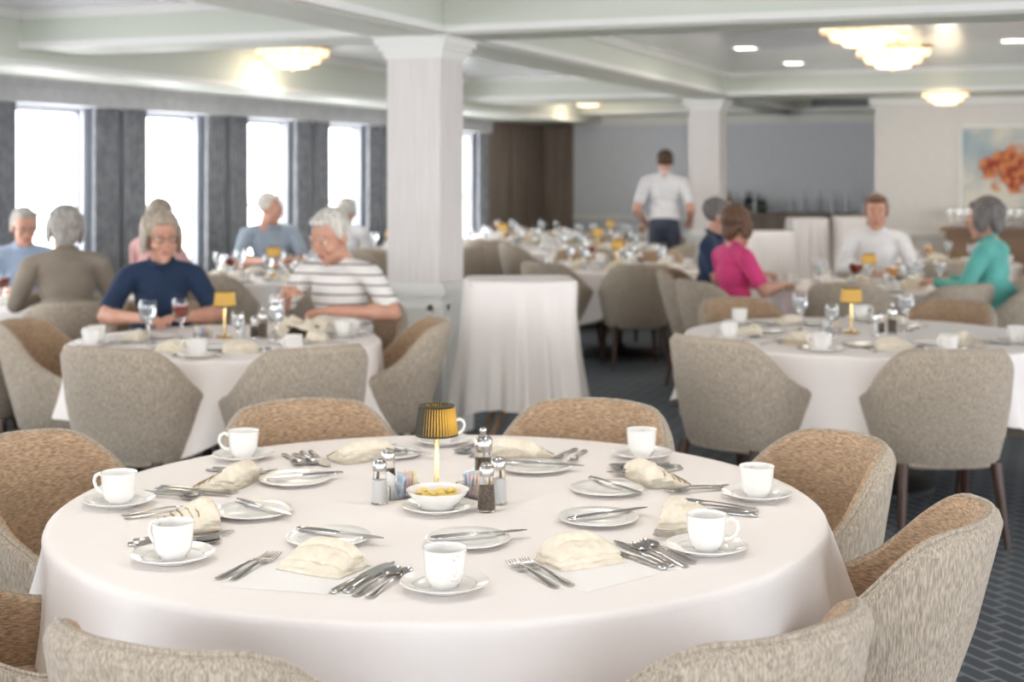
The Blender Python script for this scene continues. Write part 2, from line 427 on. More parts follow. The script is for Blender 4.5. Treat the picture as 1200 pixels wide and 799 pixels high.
# ---------------- tableware ----------------
def cup_mesh():
    mb=MB()
    prof=[(0,.004),(.024,.004),(.026,0),(.028,.0),(.029,.006),(.036,.013),(.0405,.028),(.0425,.05),(.0445,.074),(.0455,.077),(.0445,.0775),(.042,.074),(.040,.05),(.037,.028),(.031,.015),(0,.010)]
    mb.lathe(prof,40,0)
    mb.tube([(.041,0,.064),(.054,0,.070),(.066,0,.064),(.070,0,.050),(.065,0,.036),(.054,0,.026),(.039,0,.024)],[.0056,.005,.0045,.0045,.0045,.005,.0058],10,0)
    return mb.mesh('coffee_cup',[M_porc],60)
def plate_mesh(R,name,h=.016):
    mb=MB()
    prof=[(0,.003),(R*.5,.003),(R*.52,0),(R*.55,0),(R*.57,.003),(R*.8,h*.6),(R*.985,h),(R,h+.0015),(R*.985,h+.003),(R*.8,h*.6+.004),(R*.66,.0085),(R*.6,.006),(0,.006)]
    mb.lathe(prof,56,0); mb.lathe([(R*.70,h*.45+.004),(R*.71,h*.45+.0055),(R*.72,h*.48+.004)],56,0)
    return mb.mesh(name,[M_porc],60)
CUP=cup_mesh(); SAU=plate_mesh(.090,'saucer'); PLA=plate_mesh(.097,'bread_plate',.011)
def strip(mb,secs,nx=6,th=.0016,mat=0,x0=0):
    """secs: (y,halfw,z,concave)"""
    vs=[];fs=[];m=nx+1
    for y,w,z,c in secs:
        for i in range(m):
            u=-1+2*i/nx; vs.append((x0+u*w,y,z-c*(1-u*u)+th))
        for i in range(m):
            u=-1+2*i/nx; vs.append((x0+u*w*.96,y,z-c*(1-u*u)))
    S=2*m
    for k in range(len(secs)-1):
        a=k*S;b=a+S
        for i in range(nx):
            fs.append((a+i,a+i+1,b+i+1,b+i)); fs.append((a+m+i+1,a+m+i,b+m+i,b+m+i+1))
        fs.append((a,b,b+m,a+m)); fs.append((a+nx,a+m+nx,b+m+nx,b+nx))
    e=(len(secs)-1)*S
    for i in range(nx):
        fs.append((i,i+m,i+m+1,i+1)); fs.append((e+i,e+i+1,e+i+m+1,e+i+m))
    mb.add(vs,fs,mat)
HAND=[(0,.004,.002,0),(.004,.0085,.001,-.001),(.02,.0095,.001,-.0015),(.05,.0075,.003,-.0015),(.085,.005,.006,-.0015),(.115,.0038,.008,-.001)]
def fork_mesh():
    mb=MB()
    strip(mb,HAND+[(.128,.005,.008,-.0005),(.138,.0105,.006,.0005),(.148,.0125,.0045,.001),(.153,.0125,.004,.001)],6,.0022)
    for k in range(4):
        x=-.0105+.007*k
        strip(mb,[(.152,.0018,.004,0),(.17,.0016,.003,0),(.188,.0014,.005,0),(.200,.0007,.009,0)],2,.002,0,x)
    return mb.mesh('dinner_fork',[M_steel],60)
def spoon_mesh():
    mb=MB()
    b=[(.132,.006,.008,.001),(.14,.0125,.007,.004),(.152,.018,.0065,.006),(.166,.020,.0075,.0065),(.18,.017,.008,.005),(.190,.010,.009,.002),(.193,.003,.0095,0)]
    strip(mb,HAND+b,8,.0018); return mb.mesh('dinner_spoon',[M_steel],60)
def knife_mesh():
    mb=MB()
    strip(mb,[(0,.005,.001,-.002),(.004,.009,.001,-.004),(.03,.0095,.001,-.005),(.075,.008,.001,-.005),(.105,.0065,.001,-.004),(.112,.006,.002,-.001)],6,.003)
    strip(mb,[(.11,.006,.003,0),(.13,.009,.003,0),(.18,.0095,.003,0),(.21,.008,.003,0),(.228,.003,.003,0),(.231,.001,.003,0)],4,.0018)
    return mb.mesh('dinner_knife',[M_steel],60)
FORK,SPOON,KNIFE=fork_mesh(),spoon_mesh(),knife_mesh()
def napkin_mesh(seed,style):
    """folded cloth napkin: thin soft layers, wrinkled, rounded fold on one side"""
    rnd=random.Random(seed); mb=MB()
    nx,ny=40,30
    if style=='pouch': lay=[(.165,.125,.0,.0,.009,0),(.162,.112,.004,.008,.009,.04),(.158,.098,.008,.016,.012,-.05),(.150,.055,.026,.027,.007,.12)]
    else: lay=[(.170,.125-.015*l,.0075*l,.0062*l,.0075,.02*l) for l in range(6)]
    for li,(w,d,y0,z0,th,sk) in enumerate(lay):
        vs=[]; sk+=rnd.uniform(-.03,.03); off=Vector((rnd.uniform(0,9),rnd.uniform(0,9),li*.3))
        def nz_(X,Y,f): return noise.noise(Vector((X*f,Y*f,0))+off)
        def base(X,Y,u,v): 
            k=min(li,3)/3
            return z0*(1-.30*u*u-.12*v*v)+ k*(.008*(1-u*u)*(1-v*v)+.004*nz_(X,Y,22))
        for s in (1,0):
            for j in range(ny+1):
                for i in range(nx+1):
                    u=-1+2*i/nx;v=-1+2*j/ny
                    X=u*w/2*(1-.06*v*v)+sk*v*d/2; Y=y0+v*d/2*(1-.09*u*u)
                    X+=.0035*nz_(X*.5,Y*2,30); Y+=.004*nz_(X*2,Y*.3,25)
                    e=max(0,(1-abs(u)**6)*(1-abs(v)**4))**.5
                    z=base(X,Y,u,v)
                    if s: z+=th*e+(.0022*nz_(X,Y,60)+.0015*abs(nz_(X*.4,Y,140)))*e
                    vs.append((X,Y,max(z,.0004)))
        N=(nx+1)*(ny+1); fs=[]
        for j in range(ny):
            for i in range(nx):
                q=j*(nx+1)+i; fs.append((q,q+1,q+nx+2,q+nx+1)); fs.append((N+q,N+q+nx+1,N+q+nx+2,N+q+1))
        per=[i for i in range(nx+1)]+[j*(nx+1)+nx for j in range(1,ny+1)]+[ny*(nx+1)+i for i in range(nx-1,-1,-1)]+[j*(nx+1) for j in range(ny-1,0,-1)]
        for a,b in zip(per,per[1:]+per[:1]): fs.append((a,a+N,b+N,b))
        mb.add(vs,fs)
        if style!='pouch':
            row=1*(nx+1)
            pts=[Vector(vs[row+i])+Vector((0,-.001,.0006)) for i in range(1,nx)]
            mb.tube(pts,.0017,5,1)
    me=mb.mesh('folded_napkin',[M_nap,M_napedge],None); me.transform(Matrix.Diagonal((1.05,1.05,1.35,1))); return me
NAPS=[napkin_mesh(1,'pouch'),napkin_mesh(2,'pleat'),napkin_mesh(3,'pouch'),napkin_mesh(4,'pleat')]
def glass_mesh(liq,fill):
    mb=MB()
    prof=[(0,0),(.034,0),(.035,.002),(.012,.006),(.005,.012),(.0045,.07),(.012,.082),(.030,.10),(.037,.125),(.036,.155),(.032,.175),(.0305,.175),(.0345,.155),(.0355,.125),(.028,.102),(.008,.086),(0,.085)]
    mb.lathe(prof,24,0)
    lp=[(0,.0865),(.008,.0875),(.027,.103),(.0345,.125)]
    lp+= [(.0335,fill),(0,fill)]
    mb.lathe(lp,24,1)
    return mb.mesh('water_goblet',[M_glass,liq],60)
GOB_T,GOB_W=glass_mesh(M_wine,.150),glass_mesh(M_water,.15)
GOB_J=glass_mesh(mat('orange_juice',(.85,.38,.06),.3),.14)
def shaker_mesh(fillm,h=.075,r=.019):
    mb=MB()
    mb.lathe([(0,0),(r,0),(r,.006),(r*.92,h*.5),(r*.72,h*.97),(r*.72,h)],12,0,None,False)
    mb.lathe([(0,.004),(r*.85,.004),(r*.78,h*.5),(r*.7,h*.7),(0,h*.7)],12,1)
    mb.lathe([(r*.8,h-.002),(r*.82,h+.012),(r*.6,h+.022),(0,h+.026)],20,2)
    return mb.mesh('shaker',[M_glass,fillm,M_steel],50)
SALT,PEP=shaker_mesh(M_salt),shaker_mesh(M_pepper)
def mill_mesh(fillm):
    mb=MB(); r=.025
    mb.lathe([(0,0),(r,0),(r,.012)],28,2); mb.lathe([(r*.9,.012),(r*.9,.095)],28,0)
    mb.lathe([(0,.013),(r*.78,.013),(r*.78,.075),(0,.075)],24,1)
    mb.lathe([(r*.93,.093),(r*.98,.10),(r*.98,.125),(r*.8,.132),(r*.3,.134),(r*.3,.14),(r*.42,.147),(r*.3,.155),(0,.157)],28,2)
    return mb.mesh('pepper_mill',[M_glass,fillm,M_steel],50)
MILL=mill_mesh(M_pepper)
# lamp
def shade_mat(name,dif,tran,mixf,em):
    m=bpy.data.materials.new(name); m.use_nodes=True
    nt=m.node_tree; nt.nodes.clear(); o_=nt.nodes.new('ShaderNodeOutputMaterial'); dfs=nt.nodes.new('ShaderNodeBsdfDiffuse'); tr=nt.nodes.new('ShaderNodeBsdfTranslucent'); mxs=nt.nodes.new('ShaderNodeMixShader')
    dfs.inputs[0].default_value=(*dif,1); tr.inputs[0].default_value=(*tran,1); mxs.inputs[0].default_value=mixf
    nt.links.new(dfs.outputs[0],mxs.inputs[1]);nt.links.new(tr.outputs[0],mxs.inputs[2])
    if em:
        e=nt.nodes.new('ShaderNodeEmission'); e.inputs[0].default_value=(.8,.5,.14,1); e.inputs[1].default_value=em
        ad=nt.nodes.new('ShaderNodeAddShader'); nt.links.new(mxs.outputs[0],ad.inputs[0]); nt.links.new(e.outputs[0],ad.inputs[1]); nt.links.new(ad.outputs[0],o_.inputs[0])
    else: nt.links.new(mxs.outputs[0],o_.inputs[0])
    return m
M_trim=mat('shade_trim',(.04,.035,.02),.6)
def lamp_mesh(msh,be,dark):
    mb=MB()
    mb.lathe([(0,0),(.045,0),(.046,.004),(.04,.009),(.012,.013),(.0065,.02),(.0065,.165),(.010,.168),(.010,.178),(0,.18)],28,1)
    # pleated shade
    n=84;vs=[];fs=[];fd=[]
    for z,r in ((.160,.054),(.163,.0545),(.195,.050),(.232,.0455),(.234,.045)):
        for i in range(n): rr=r+(.0018 if i%2 else -.0018); a=2*pi*i/n; vs.append((rr*cos(a),rr*sin(a),z))
    for k in range(4):
        for i in range(n): 
            j=(i+1)%n; f=(k*n+i,k*n+j,(k+1)*n+j,(k+1)*n+i); (fd if (dark and i%2) else fs).append(f)
    mb.add(vs,fs,0,False); mb.add(vs,fd,2,False)
    mb.lathe([(.0555,.158),(.0570,.160),(.0555,.163)],48,2); mb.lathe([(.0465,.231),(.0475,.234),(.0455,.236),(.028,.2365)],48,2)
    mb.ell((0,0,.190),(.012,.012,.014),3)
    for a in (0,2.1,4.2): mb.tube([(0,0,.226),(.045*cos(a),.045*sin(a),.232)],.001,5,1)
    return mb.mesh('table_lamp',[msh,M_gold,M_trim,mat('lamp_bulb'+str(be),(1,.8,.45),.4,emit=be,ecol=(1,.72,.32))])
LAMP=lamp_mesh(shade_mat('lamp_shade_pleated',(.22,.17,.06),(.75,.55,.18),.6,0),14,True)
LAMP2=lamp_mesh(shade_mat('lamp_shade_gold',(.52,.38,.14),(.60,.44,.14),.4,.30),3,False)
# bowl
mb=MB(); mb.lathe([(0,.006),(.035,.006),(.038,0),(.042,0),(.044,.008),(.062,.022),(.076,.042),(.078,.045),(.075,.045),(.060,.027),(.04,.014),(0,.012)],48,0)
BOWL=mb.mesh('butter_bowl_shell',[M_porc],60)
def bowl(X,Y):
    e=bpy.data.objects.new('butter_bowl',None); scn.collection.objects.link(e); e.location=W(X,Y,.763+.009)
    obj('bowl',BOWL,parent=e)
    mb=MB(); rnd=random.Random(2)
    for i in range(26):
        a=rnd.uniform(0,6.28);r=.05*math.sqrt(rnd.random()); 
        Mx=Matrix.Translation((r*cos(a),r*sin(a),.028+.012*rnd.random()))@Matrix.Rotation(rnd.uniform(0,3),4,'Z')@Matrix.Rotation(rnd.uniform(-.5,.5),4,'X')
        mb.ell((0,0,0),(.016,.011,.005),0,Mx,12)
    obj('butter_pats',mb.mesh('butter_pats',[M_butter]),parent=e)
def caddy_mesh(seed):
    rnd=random.Random(seed); mb=MB()
    w,d,h=.085,.055,.035
    for x0,x1,y0,y1 in ((-w/2,w/2,-d/2,-d/2+.003),(-w/2,w/2,d/2-.003,d/2),(-w/2,-w/2+.003,-d/2,d/2),(w/2-.003,w/2,-d/2,d/2)): mb.box2(x0,x1,y0,y1,0,h,0)
    mb.box2(-w/2,w/2,-d/2,d/2,0,.003,0)
    for i in range(13):
        x=-w/2+.008+i*.0055
        Mx=Matrix.Translation((x,rnd.uniform(-.004,.004),.004))@Matrix.Rotation(radians(rnd.uniform(-14,14)),4,'Y')@Matrix.Rotation(radians(rnd.uniform(-5,5)),4,'X')
        mb.box((0,0,.03),(.0022,.044,.058+rnd.uniform(-.006,.006)),1+ (i*4//13)%4,Mx)
    return mb.mesh('sugar_packet_caddy',[M_glass,mat('packet_white',(.85,.85,.84),.6),mat('packet_blue',(.35,.58,.78),.6,col2=(.85,.88,.9),cscale=60),mat('packet_pink',(.85,.5,.52),.6,col2=(.9,.82,.82),cscale=60),mat('packet_yellow',(.85,.74,.4),.6,col2=(.9,.88,.8),cscale=60)],None)

ZT=.763
TC=Vector((-.18,3.6)); R0=.95
# hero table
put('dining_table',table_mesh(R0),TC.x,TC.y)
put('tablecloth',cloth_mesh(circ(R0),.38,.05,.12,12,7,n=400,cang=-8,early=.8),TC.x,TC.y)
cups=[(-.785,4.156,185),(-.991,3.585,165),(-.733,3.076,150),(-.136,2.865,-62),(.43,3.145,-10),(.63,3.66,100),(.381,4.18,80),(-.216,4.39,0)]
def cupset(X,Y,h,z=ZT):
    put('saucer',SAU,X,Y,z); put('coffee_cup',CUP,X,Y,z+.006,h)
for c in cups: cupset(*c)
plates=[(-.634,3.486,-45),(-.586,3.844,-160),(-.417,3.234,-25),(-.1,3.22,18),(.207,3.417,30),(.248,3.73,-58),(.065,4.0,-15),(-.36,4.2,-30)]
for X,Y,k in plates:
    put('bread_plate',PLA,X,Y,ZT)
    a=radians(k); put('dinner_knife',KNIFE,X-.11*cos(a)+.02,Y-.11*sin(a)+.01,ZT+.0135,k-90)
nap=[342,24,71,115,159,201,249,302]
rr=random.Random(5)
NI=[0,1,1,1,1,3,2,0]
for i,th in enumerate(nap):
    a=radians(th); er=Vector((cos(a),sin(a))); et=Vector((-sin(a),cos(a)))
    p=TC+er*(.63 if th not in(249,302) else .62)
    put('folded_napkin',NAPS[NI[i]],p.x,p.y,ZT,th+90+rr.uniform(-10,10))
    for me,nm,t,j in ((FORK,'dinner_fork',-.125,0),(FORK,'dinner_fork',-.158,0),(KNIFE,'dinner_knife',.108,0),(KNIFE,'dinner_knife',.134,0),(SPOON,'dinner_spoon',.160,0),(SPOON,'dinner_spoon',.190,0)):
        q=TC+er*(.775+rr.uniform(-.01,.01))+et*t
        put(nm,me,q.x,q.y,ZT+.0005,th+90+rr.uniform(-4,4))
put('table_lamp',LAMP,-.195,3.68,ZT); light('lamp_bulb_light','POINT',W(-.195,3.68,.763+.200),.28,(1,.72,.35),.013)
put('saucer',SAU,-.184,3.52,ZT,0); bowl(-.184,3.52)
put('salt_shaker',SALT,-.335,3.60,ZT,0,1.15); put('pepper_shaker',PEP,-.325,3.73,ZT,0,1.15)
put('pepper_mill',MILL,-.077,3.80,ZT); put('pepper_shaker',PEP,-.063,3.52,ZT,0,1.2); put('salt_shaker',SALT,-.035,3.60,ZT,0,1.2)
put('sugar_packet_caddy',caddy_mesh(1),-.285,3.67,ZT,25); put('sugar_packet_caddy',caddy_mesh(2),-.095,3.68,ZT,-40)
# paper place sheets
M_paper=mat('paper',(.88,.86,.84),.8)
pm=MB(); pm.box((0,0,.0004),(.28,.20,.0005),0); PM=pm.mesh('paper_menu',[M_paper],None)
for th in (249,302):
    a=radians(th); p=TC+Vector((cos(a),sin(a)))*.70+Vector((-sin(a),cos(a)))*.0
    put('paper_menu',PM,p.x,p.y,ZT-.0006,th+90+8)
# chairs around hero table
for X,Y,f in ((-.62,2.26,64),(.50,2.34,129),(1.04,3.12,157),(.99,4.0,200),(.30,4.64,247),(-.71,4.63,296),(-1.44,4.0,338),(-1.42,2.92,22)):
    chair(X,Y,f)

# ---------------- other tables ----------------
def setting(cx,cy,R,th,full=True,plate=True):
    a=radians(th); er=Vector((cos(a),sin(a))); et=Vector((-sin(a),cos(a))); c=Vector((cx,cy))
    p=c+er*(R-.3); put('folded_napkin',NAPS[int(th)%4],p.x,p.y,ZT,th+90)
    p=c+er*(R-.16)+et*.22; cupset(p.x,p.y,th-60)
    if plate: p=c+er*(R-.42)-et*.12; put('bread_plate',PLA,p.x,p.y,ZT)
    if full:
        for me,nm,t in ((FORK,'dinner_fork',-.12),(KNIFE,'dinner_knife',.1),(SPOON,'dinner_spoon',.13)):
            q=c+er*(R-.14)+et*t; put(nm,me,q.x,q.y,ZT+.0005,th+90)
CAD=bpy.data.meshes['sugar_packet_caddy']
def centre(cx,cy,lit=True):
    if lit: put('table_lamp',LAMP2,cx,cy+.03,ZT)
    put('salt_shaker',SALT,cx+.10,cy-.05,ZT,0,1.1); put('pepper_shaker',PEP,cx+.15,cy+.02,ZT,0,1.1); put('pepper_mill',MILL,cx+.2,cy-.02,ZT)
    put('sugar_packet_caddy',CAD,cx-.11,cy+.02,ZT,20)
def gob(X,Y,tea=False,s=1.12): put('water_goblet',(GOB_J if tea==2 else GOB_T) if tea else GOB_W,X,Y,ZT,0,s)
def facing(a,b): return math.degrees(math.atan2(b[1]-a[1],b[0]-a[0]))
# left couple table
LT=(-1.42,7.05); table(*LT,.76,seed=2,cang=-100,corner=.12)
centre(-1.45,7.15)
for th in (250,290,180,0): setting(*LT,.76,th)
for X,Y in ((-1.76,6.03),(-.80,6.05)): chair(X,Y,facing((X,Y),LT))
chair(-.34,7.15,190); chair(-2.52,7.1,-4)
gob(-1.78,6.95,False,1.2); gob(-1.64,7.05,True,1.2); gob(-1.16,7.0); gob(-1.22,7.40); gob(-1.33,6.9,False,.9)
cupset(-2.03,6.95,200); cupset(-.86,7.2,0)
# bread basket with napkin
def basket():
    mb=MB(); mb.lathe([(0,0),(.07,0),(.085,.04),(.09,.045)],28,0)
    n=60;vs=[];fs=[];prof=[(.0,.05),(.05,.058),(.085,.055),(.105,.045),(.12,.03)]
    for r,z in prof:
        for i in range(n): a=2*pi*i/n; rr_=r*(1+.12*sin(4*a)+.05*sin(9*a)); vs.append((rr_*cos(a),rr_*sin(a),z+.014*sin(5*a+r*30)*r/.1+.008*sin(9*a)))
    for k in range(len(prof)-1):
        for i in range(n): j=(i+1)%n; fs.append((k*n+i,k*n+j,(k+1)*n+j,(k+1)*n+i))
    mb.add(vs,fs,1); return mb.mesh('bread_basket',[M_leg,M_nap])
put('bread_basket',basket(),-1.06,7.27,ZT,0,1.3)
# right table
RT=(1.80,7.3); table(*RT,.90,seed=3,drop=.30,corner=.18,cang=59)
centre(1.76,7.35)
for th in (225,270,180,315,120,60): setting(*RT,.88,th)
gob(2.08,7.5); gob(1.52,7.5); gob(1.62,7.2,False,.95)
chair(.84,6.42,42); chair(1.88,5.95,92); chair(2.78,6.9,160); chair(1.28,8.4,-70); chair(2.6,8.2,225)
# right rear table with group
R3=(2.62,10.4); table(*R3,.70,seed=4)
centre(*R3)
for th in (200,250,300,20,90,140): setting(*R3,.70,th,False)
for a,b in ((2.5,10.05),(2.85,10.15),(2.3,10.55),(3.0,10.5),(2.2,10.2),(3.1,10.3)): gob(a,b)
gob(2.40,9.93,True,1.3); gob(2.68,10.0,2)
chair(2.2,9.4,70); chair(3.05,9.35,115)
# mid table
T2=(.92,12.4); table(*T2,.75,seed=5); centre(*T2)
for th in range(20,380,60): setting(*T2,.75,th,False)
for k in range(7): gob(T2[0]+.42*cos(k*.9+.3),T2[1]+.42*sin(k*.9+.3),k==2)
for X,Y in ((1.05,11.35),(.2,11.6),(1.95,12.1),(.6,13.4),(1.4,13.3)): chair(X,Y,facing((X,Y),T2))
for T,sd,chs in (((-.1,16.4),6,(260,330,80)),((1.2,17.3),7,(200,260,330)),((-1.25,14.6),8,(260,330,80)),((.9,14.9),9,(200,260,330,80)),((3.9,13.0),10,(260,330)),((.2,18.6),11,(260,330))):
    table(*T,.72,seed=sd%3+5); 
    if sd<10: centre(*T)
    for th in range(15,375,60): setting(*T,.72,th,False)
    for th in chs:
        a=radians(th); chair(T[0]+1.05*cos(a),T[1]+1.05*sin(a),th+180)
    for k in range(6): gob(T[0]+.38*cos(k*1.05),T[1]+.38*sin(k*1.05),2 if (k+sd)%7==0 else 0)
T3=(-1.9,11.3); table(*T3,.75,seed=2); centre(*T3)
for th in range(0,360,60): setting(*T3,.75,th,False)
for k in range(8): gob(T3[0]+.42*cos(k*.8),T3[1]+.42*sin(k*.8),k in(5,))
for th in (250,310,0): a=radians(th); chair(T3[0]+1.08*cos(a),T3[1]+1.08*sin(a),th+180)
T5=(-3.0,9.2); table(*T5,.6,seed=3)
for th in (150,330): setting(*T5,.6,th,False)
gob(-3.2,8.95,True); gob(-2.95,9.3,True); gob(-3.1,9.1)
chair(-2.75,7.0,100); 

# tray stands with cloth
def tray_stand(X,Y,w,d,h,drop,seed,ang=0):
    e=bpy.data.objects.new('draped_tray_stand',None); scn.collection.objects.link(e); e.location=W(X,Y); e.rotation_euler=(0,0,A+radians(ang))
    obj('cloth',cloth_mesh(rect(w,d),drop,.06,.10*min(1,w/.5),10,seed,ztop=h,n=260,early=.9),parent=e)
    mb=MB(); mb.box((0,0,h-.02),(w-.03,d-.03,.02))
    for s in (-1,1):
        mb.tube([(-w/2+.06,s*(d/2-.06),0.012),(w/2-.06,s*(d/2-.06),h-.03)],.014,8); mb.tube([(w/2-.06,s*(d/2-.09),0.012),(-w/2+.06,s*(d/2-.09),h-.03)],.014,8)
    for sx in (-1,1): mb.tube([(sx*(w/2-.06),-(d/2-.05),.014),(sx*(w/2-.06),d/2-.05,.014)],.012,8)
    obj('stand',mb.mesh('stand',[mat('beech_wood',(.42,.25,.13),.5)]),parent=e)
tray_stand(.045,8.0,.60,.5,1.0,.68,3,4)
for X,Y,w_,h_,s in ((2.55,14.7,.66,.98,4),(3.30,15.9,.40,1.08,5),(3.72,15.7,.30,1.10,7)): tray_stand(X,Y,w_,.42,h_,.78,s)

# buffet with glasses + back bar
M_buf=mat('buffet_wood',(.30,.19,.11),.45,col2=(.22,.13,.08),cscale=6,cstretch=(.2,1,1))
bf=[(-1.2,2.5,15.75,16.25,.06,.96,0),(-1.25,2.55,15.7,16.27,.96,1.0,0)]
for i in range(4): bf.append((-1.12+.88*i,-.32+.88*i,15.73,15.75,.14,.88,0))
boxobj('buffet_cabinet',bf,[M_buf])
def small_glass(mb,x,y,z,h=.2,m=0):
    Mx=Matrix.Translation((x,y,z)); mb.lathe([(0,0),(.03,.001),(.004,.006),(.004,h*.45),(.02,h*.5),(.034,h*.7),(.030,h)],12,m,Mx)
mb=MB(); rnd=random.Random(9)
for i in range(20):
    for j in range(4): small_glass(mb,-1.15+.085*i,15.8+.1*j,1.0,.2)
obj('wine_glass_rows',mb.mesh('wine_glass_rows',[M_glass]))
boxobj('bar_counter',[(-4.9,-2.1,19.75,20.3,.05,.98,0),(-4.95,-2.1,19.7,20.35,.98,1.02,0)],[M_panel])
mb=MB()
for i in range(16):
    x=-4.6+.07*i if i<10 else -3.6+.2*(i-10); h=rnd.choice((.22,.26,.29)); y=19.95+rnd.choice((0,.12,.2))
    mb.lathe([(0,0),(.036,0),(.038,.01),(.038,h*.6),(.015,h*.75),(.013,h*.97),(.015,h),(0,h)],12,rnd.choice((0,1,2)) if i<10 else 2,Matrix.Translation((x,y,1.02)))
obj('liquor_bottles',mb.mesh('liquor_bottles',[mat('bottle_dark',(.02,.03,.02),.15),mat('bottle_amber',(.2,.08,.02),.15),mat('bottle_clear',(.5,.52,.55),.1)]))
# painting
M_art=mat('flower_painting',(.7,.74,.76),.6); nt=M_art.node_tree; L=nt.links.new
tc=nt.nodes.new('ShaderNodeTexCoord')
n1=nt.nodes.new('ShaderNodeTexNoise'); n1.inputs['Scale'].default_value=1.9; n1.inputs['Detail'].default_value=6
r1=nt.nodes.new('ShaderNodeValToRGB'); r1.color_ramp.elements[0].position=.36; r1.color_ramp.elements[0].color=(.30,.42,.48,1); r1.color_ramp.elements[1].position=.56; r1.color_ramp.elements[1].color=(.72,.68,.58,1)
n2=nt.nodes.new('ShaderNodeTexNoise'); n2.inputs['Scale'].default_value=7; n2.inputs['Detail'].default_value=6
gr=nt.nodes.new('ShaderNodeTexGradient'); gr.gradient_type='SPHERICAL'
mp=nt.nodes.new('ShaderNodeMapping'); mp.inputs['Scale'].default_value=(1.25,1,2.2); mp.inputs['Location'].default_value=(-.05,0,-.05)
ad=nt.nodes.new('ShaderNodeMath'); ad.operation='MULTIPLY'
r2=nt.nodes.new('ShaderNodeValToRGB'); r2.color_ramp.elements[0].position=.20; r2.color_ramp.elements[0].color=(0,0,0,1); r2.color_ramp.elements[1].position=.27; r2.color_ramp.elements[1].color=(1,1,1,1)
r3=nt.nodes.new('ShaderNodeValToRGB'); r3.color_ramp.elements[0].position=.4; r3.color_ramp.elements[0].color=(.32,.04,.02,1); r3.color_ramp.elements[1].position=.6; r3.color_ramp.elements[1].color=(.68,.24,.08,1)
n3=nt.nodes.new('ShaderNodeTexNoise'); n3.inputs['Scale'].default_value=14
mx=nt.nodes.new('ShaderNodeMix'); mx.data_type='RGBA'
L(tc.outputs['Object'],n1.inputs[0]);L(n1.outputs[0],r1.inputs[0]);L(tc.outputs['Object'],n2.inputs[0]);L(tc.outputs['Object'],mp.inputs[0]);L(mp.outputs[0],gr.inputs[0])
L(gr.outputs['Fac'],ad.inputs[0]);L(n2.outputs[0],ad.inputs[1]);L(ad.outputs[0],r2.inputs[0]);L(tc.outputs['Object'],n3.inputs[0]);L(n3.outputs[0],r3.inputs[0])
L(r2.outputs[0],mx.inputs['Factor']);L(r1.outputs[0],mx.inputs['A']);L(r3.outputs[0],mx.inputs['B']);L(mx.outputs['Result'],nt.nodes['Principled BSDF'].inputs['Base Color'])
mb=MB(); mb.box((0,0,0),(1.2,.03,.95),0)
for c,d in (((0,0,.49),(1.26,.05,.03)),((0,0,-.49),(1.26,.05,.03)),((.615,0,0),(.03,.05,1.0)),((-.615,0,0),(.03,.05,1.0))): mb.box(c,d,1)
obj('framed_painting',mb.mesh('framed_painting',[M_art,M_white],None),(-.46,16.27,1.60))

# ---------------- people ----------------
def do_remesh(mb,voxel,it,name):
    me=mb.mesh(name,[],None); ob=bpy.data.objects.new('tmp',me); scn.collection.objects.link(ob)
    m=ob.modifiers.new('r','REMESH'); m.mode='VOXEL'; m.voxel_size=voxel; m.use_smooth_shade=True
    if it: s=ob.modifiers.new('s','SMOOTH'); s.factor=.5; s.iterations=it
    dg=bpy.context.evaluated_depsgraph_get(); dg.update()
    me2=bpy.data.meshes.new_from_object(ob.evaluated_get(dg)); me2.name=name
    bpy.data.objects.remove(ob); bpy.data.meshes.remove(me)
    return me2
class Prims:
    def __init__(s): s.p=[]; s.mb=MB()
    def cap(s,a,ra,b,rb,tag): s.p.append(('c',np.array(a,float),ra,np.array(b,float),rb,tag)); s.mb.cap(a,ra,b,rb)
    def ell(s,c,r,tag,rot=None):
        Rm=rot if rot is not None else Matrix.Identity(4)
        s.p.append(('e',np.array(c,float),np.array(r,float),np.array(Rm.to_3x3()),None,tag)); s.mb.ell(c,r,rot=rot)
    def build(s,name,voxel,it,mats):
        me=do_remesh(s.mb,voxel,it,name); tags=list(mats.keys())
        for t in tags: me.materials.append(mats[t])
        n=len(me.polygons); C=np.zeros(n*3); me.polygons.foreach_get('center',C); C=C.reshape(-1,3)
        best=np.full(n,1e9); idx=np.zeros(n,int)
        for p in s.p:
            if p[0]=='c':
                a,ra,b,rb=p[1:5]; d=b-a; L2=max(d@d,1e-9); t=np.clip(((C-a)@d)/L2,0,1)
                dist=np.linalg.norm(C-(a+t[:,None]*d),axis=1)-(ra+(rb-ra)*t)
            else:
                q=(C-p[1])@p[3]/p[2]; dist=(np.linalg.norm(q,axis=1)-1)*p[2].min()
            if p[5]=='shirt': dist=dist-.003
            m=dist<best; best[m]=dist[m]; idx[m]=tags.index(p[5])
        me.polygons.foreach_set('material_index',idx.tolist()); me.polygons.foreach_set('use_smooth',[True]*n); me.update()
        return me
M_eyew=mat('eye_white',(.7,.66,.62),.2); M_iris=mat('eye_iris',(.05,.035,.03),.15); M_lens_frame=mat('glasses_frame',(.06,.05,.05),.3)
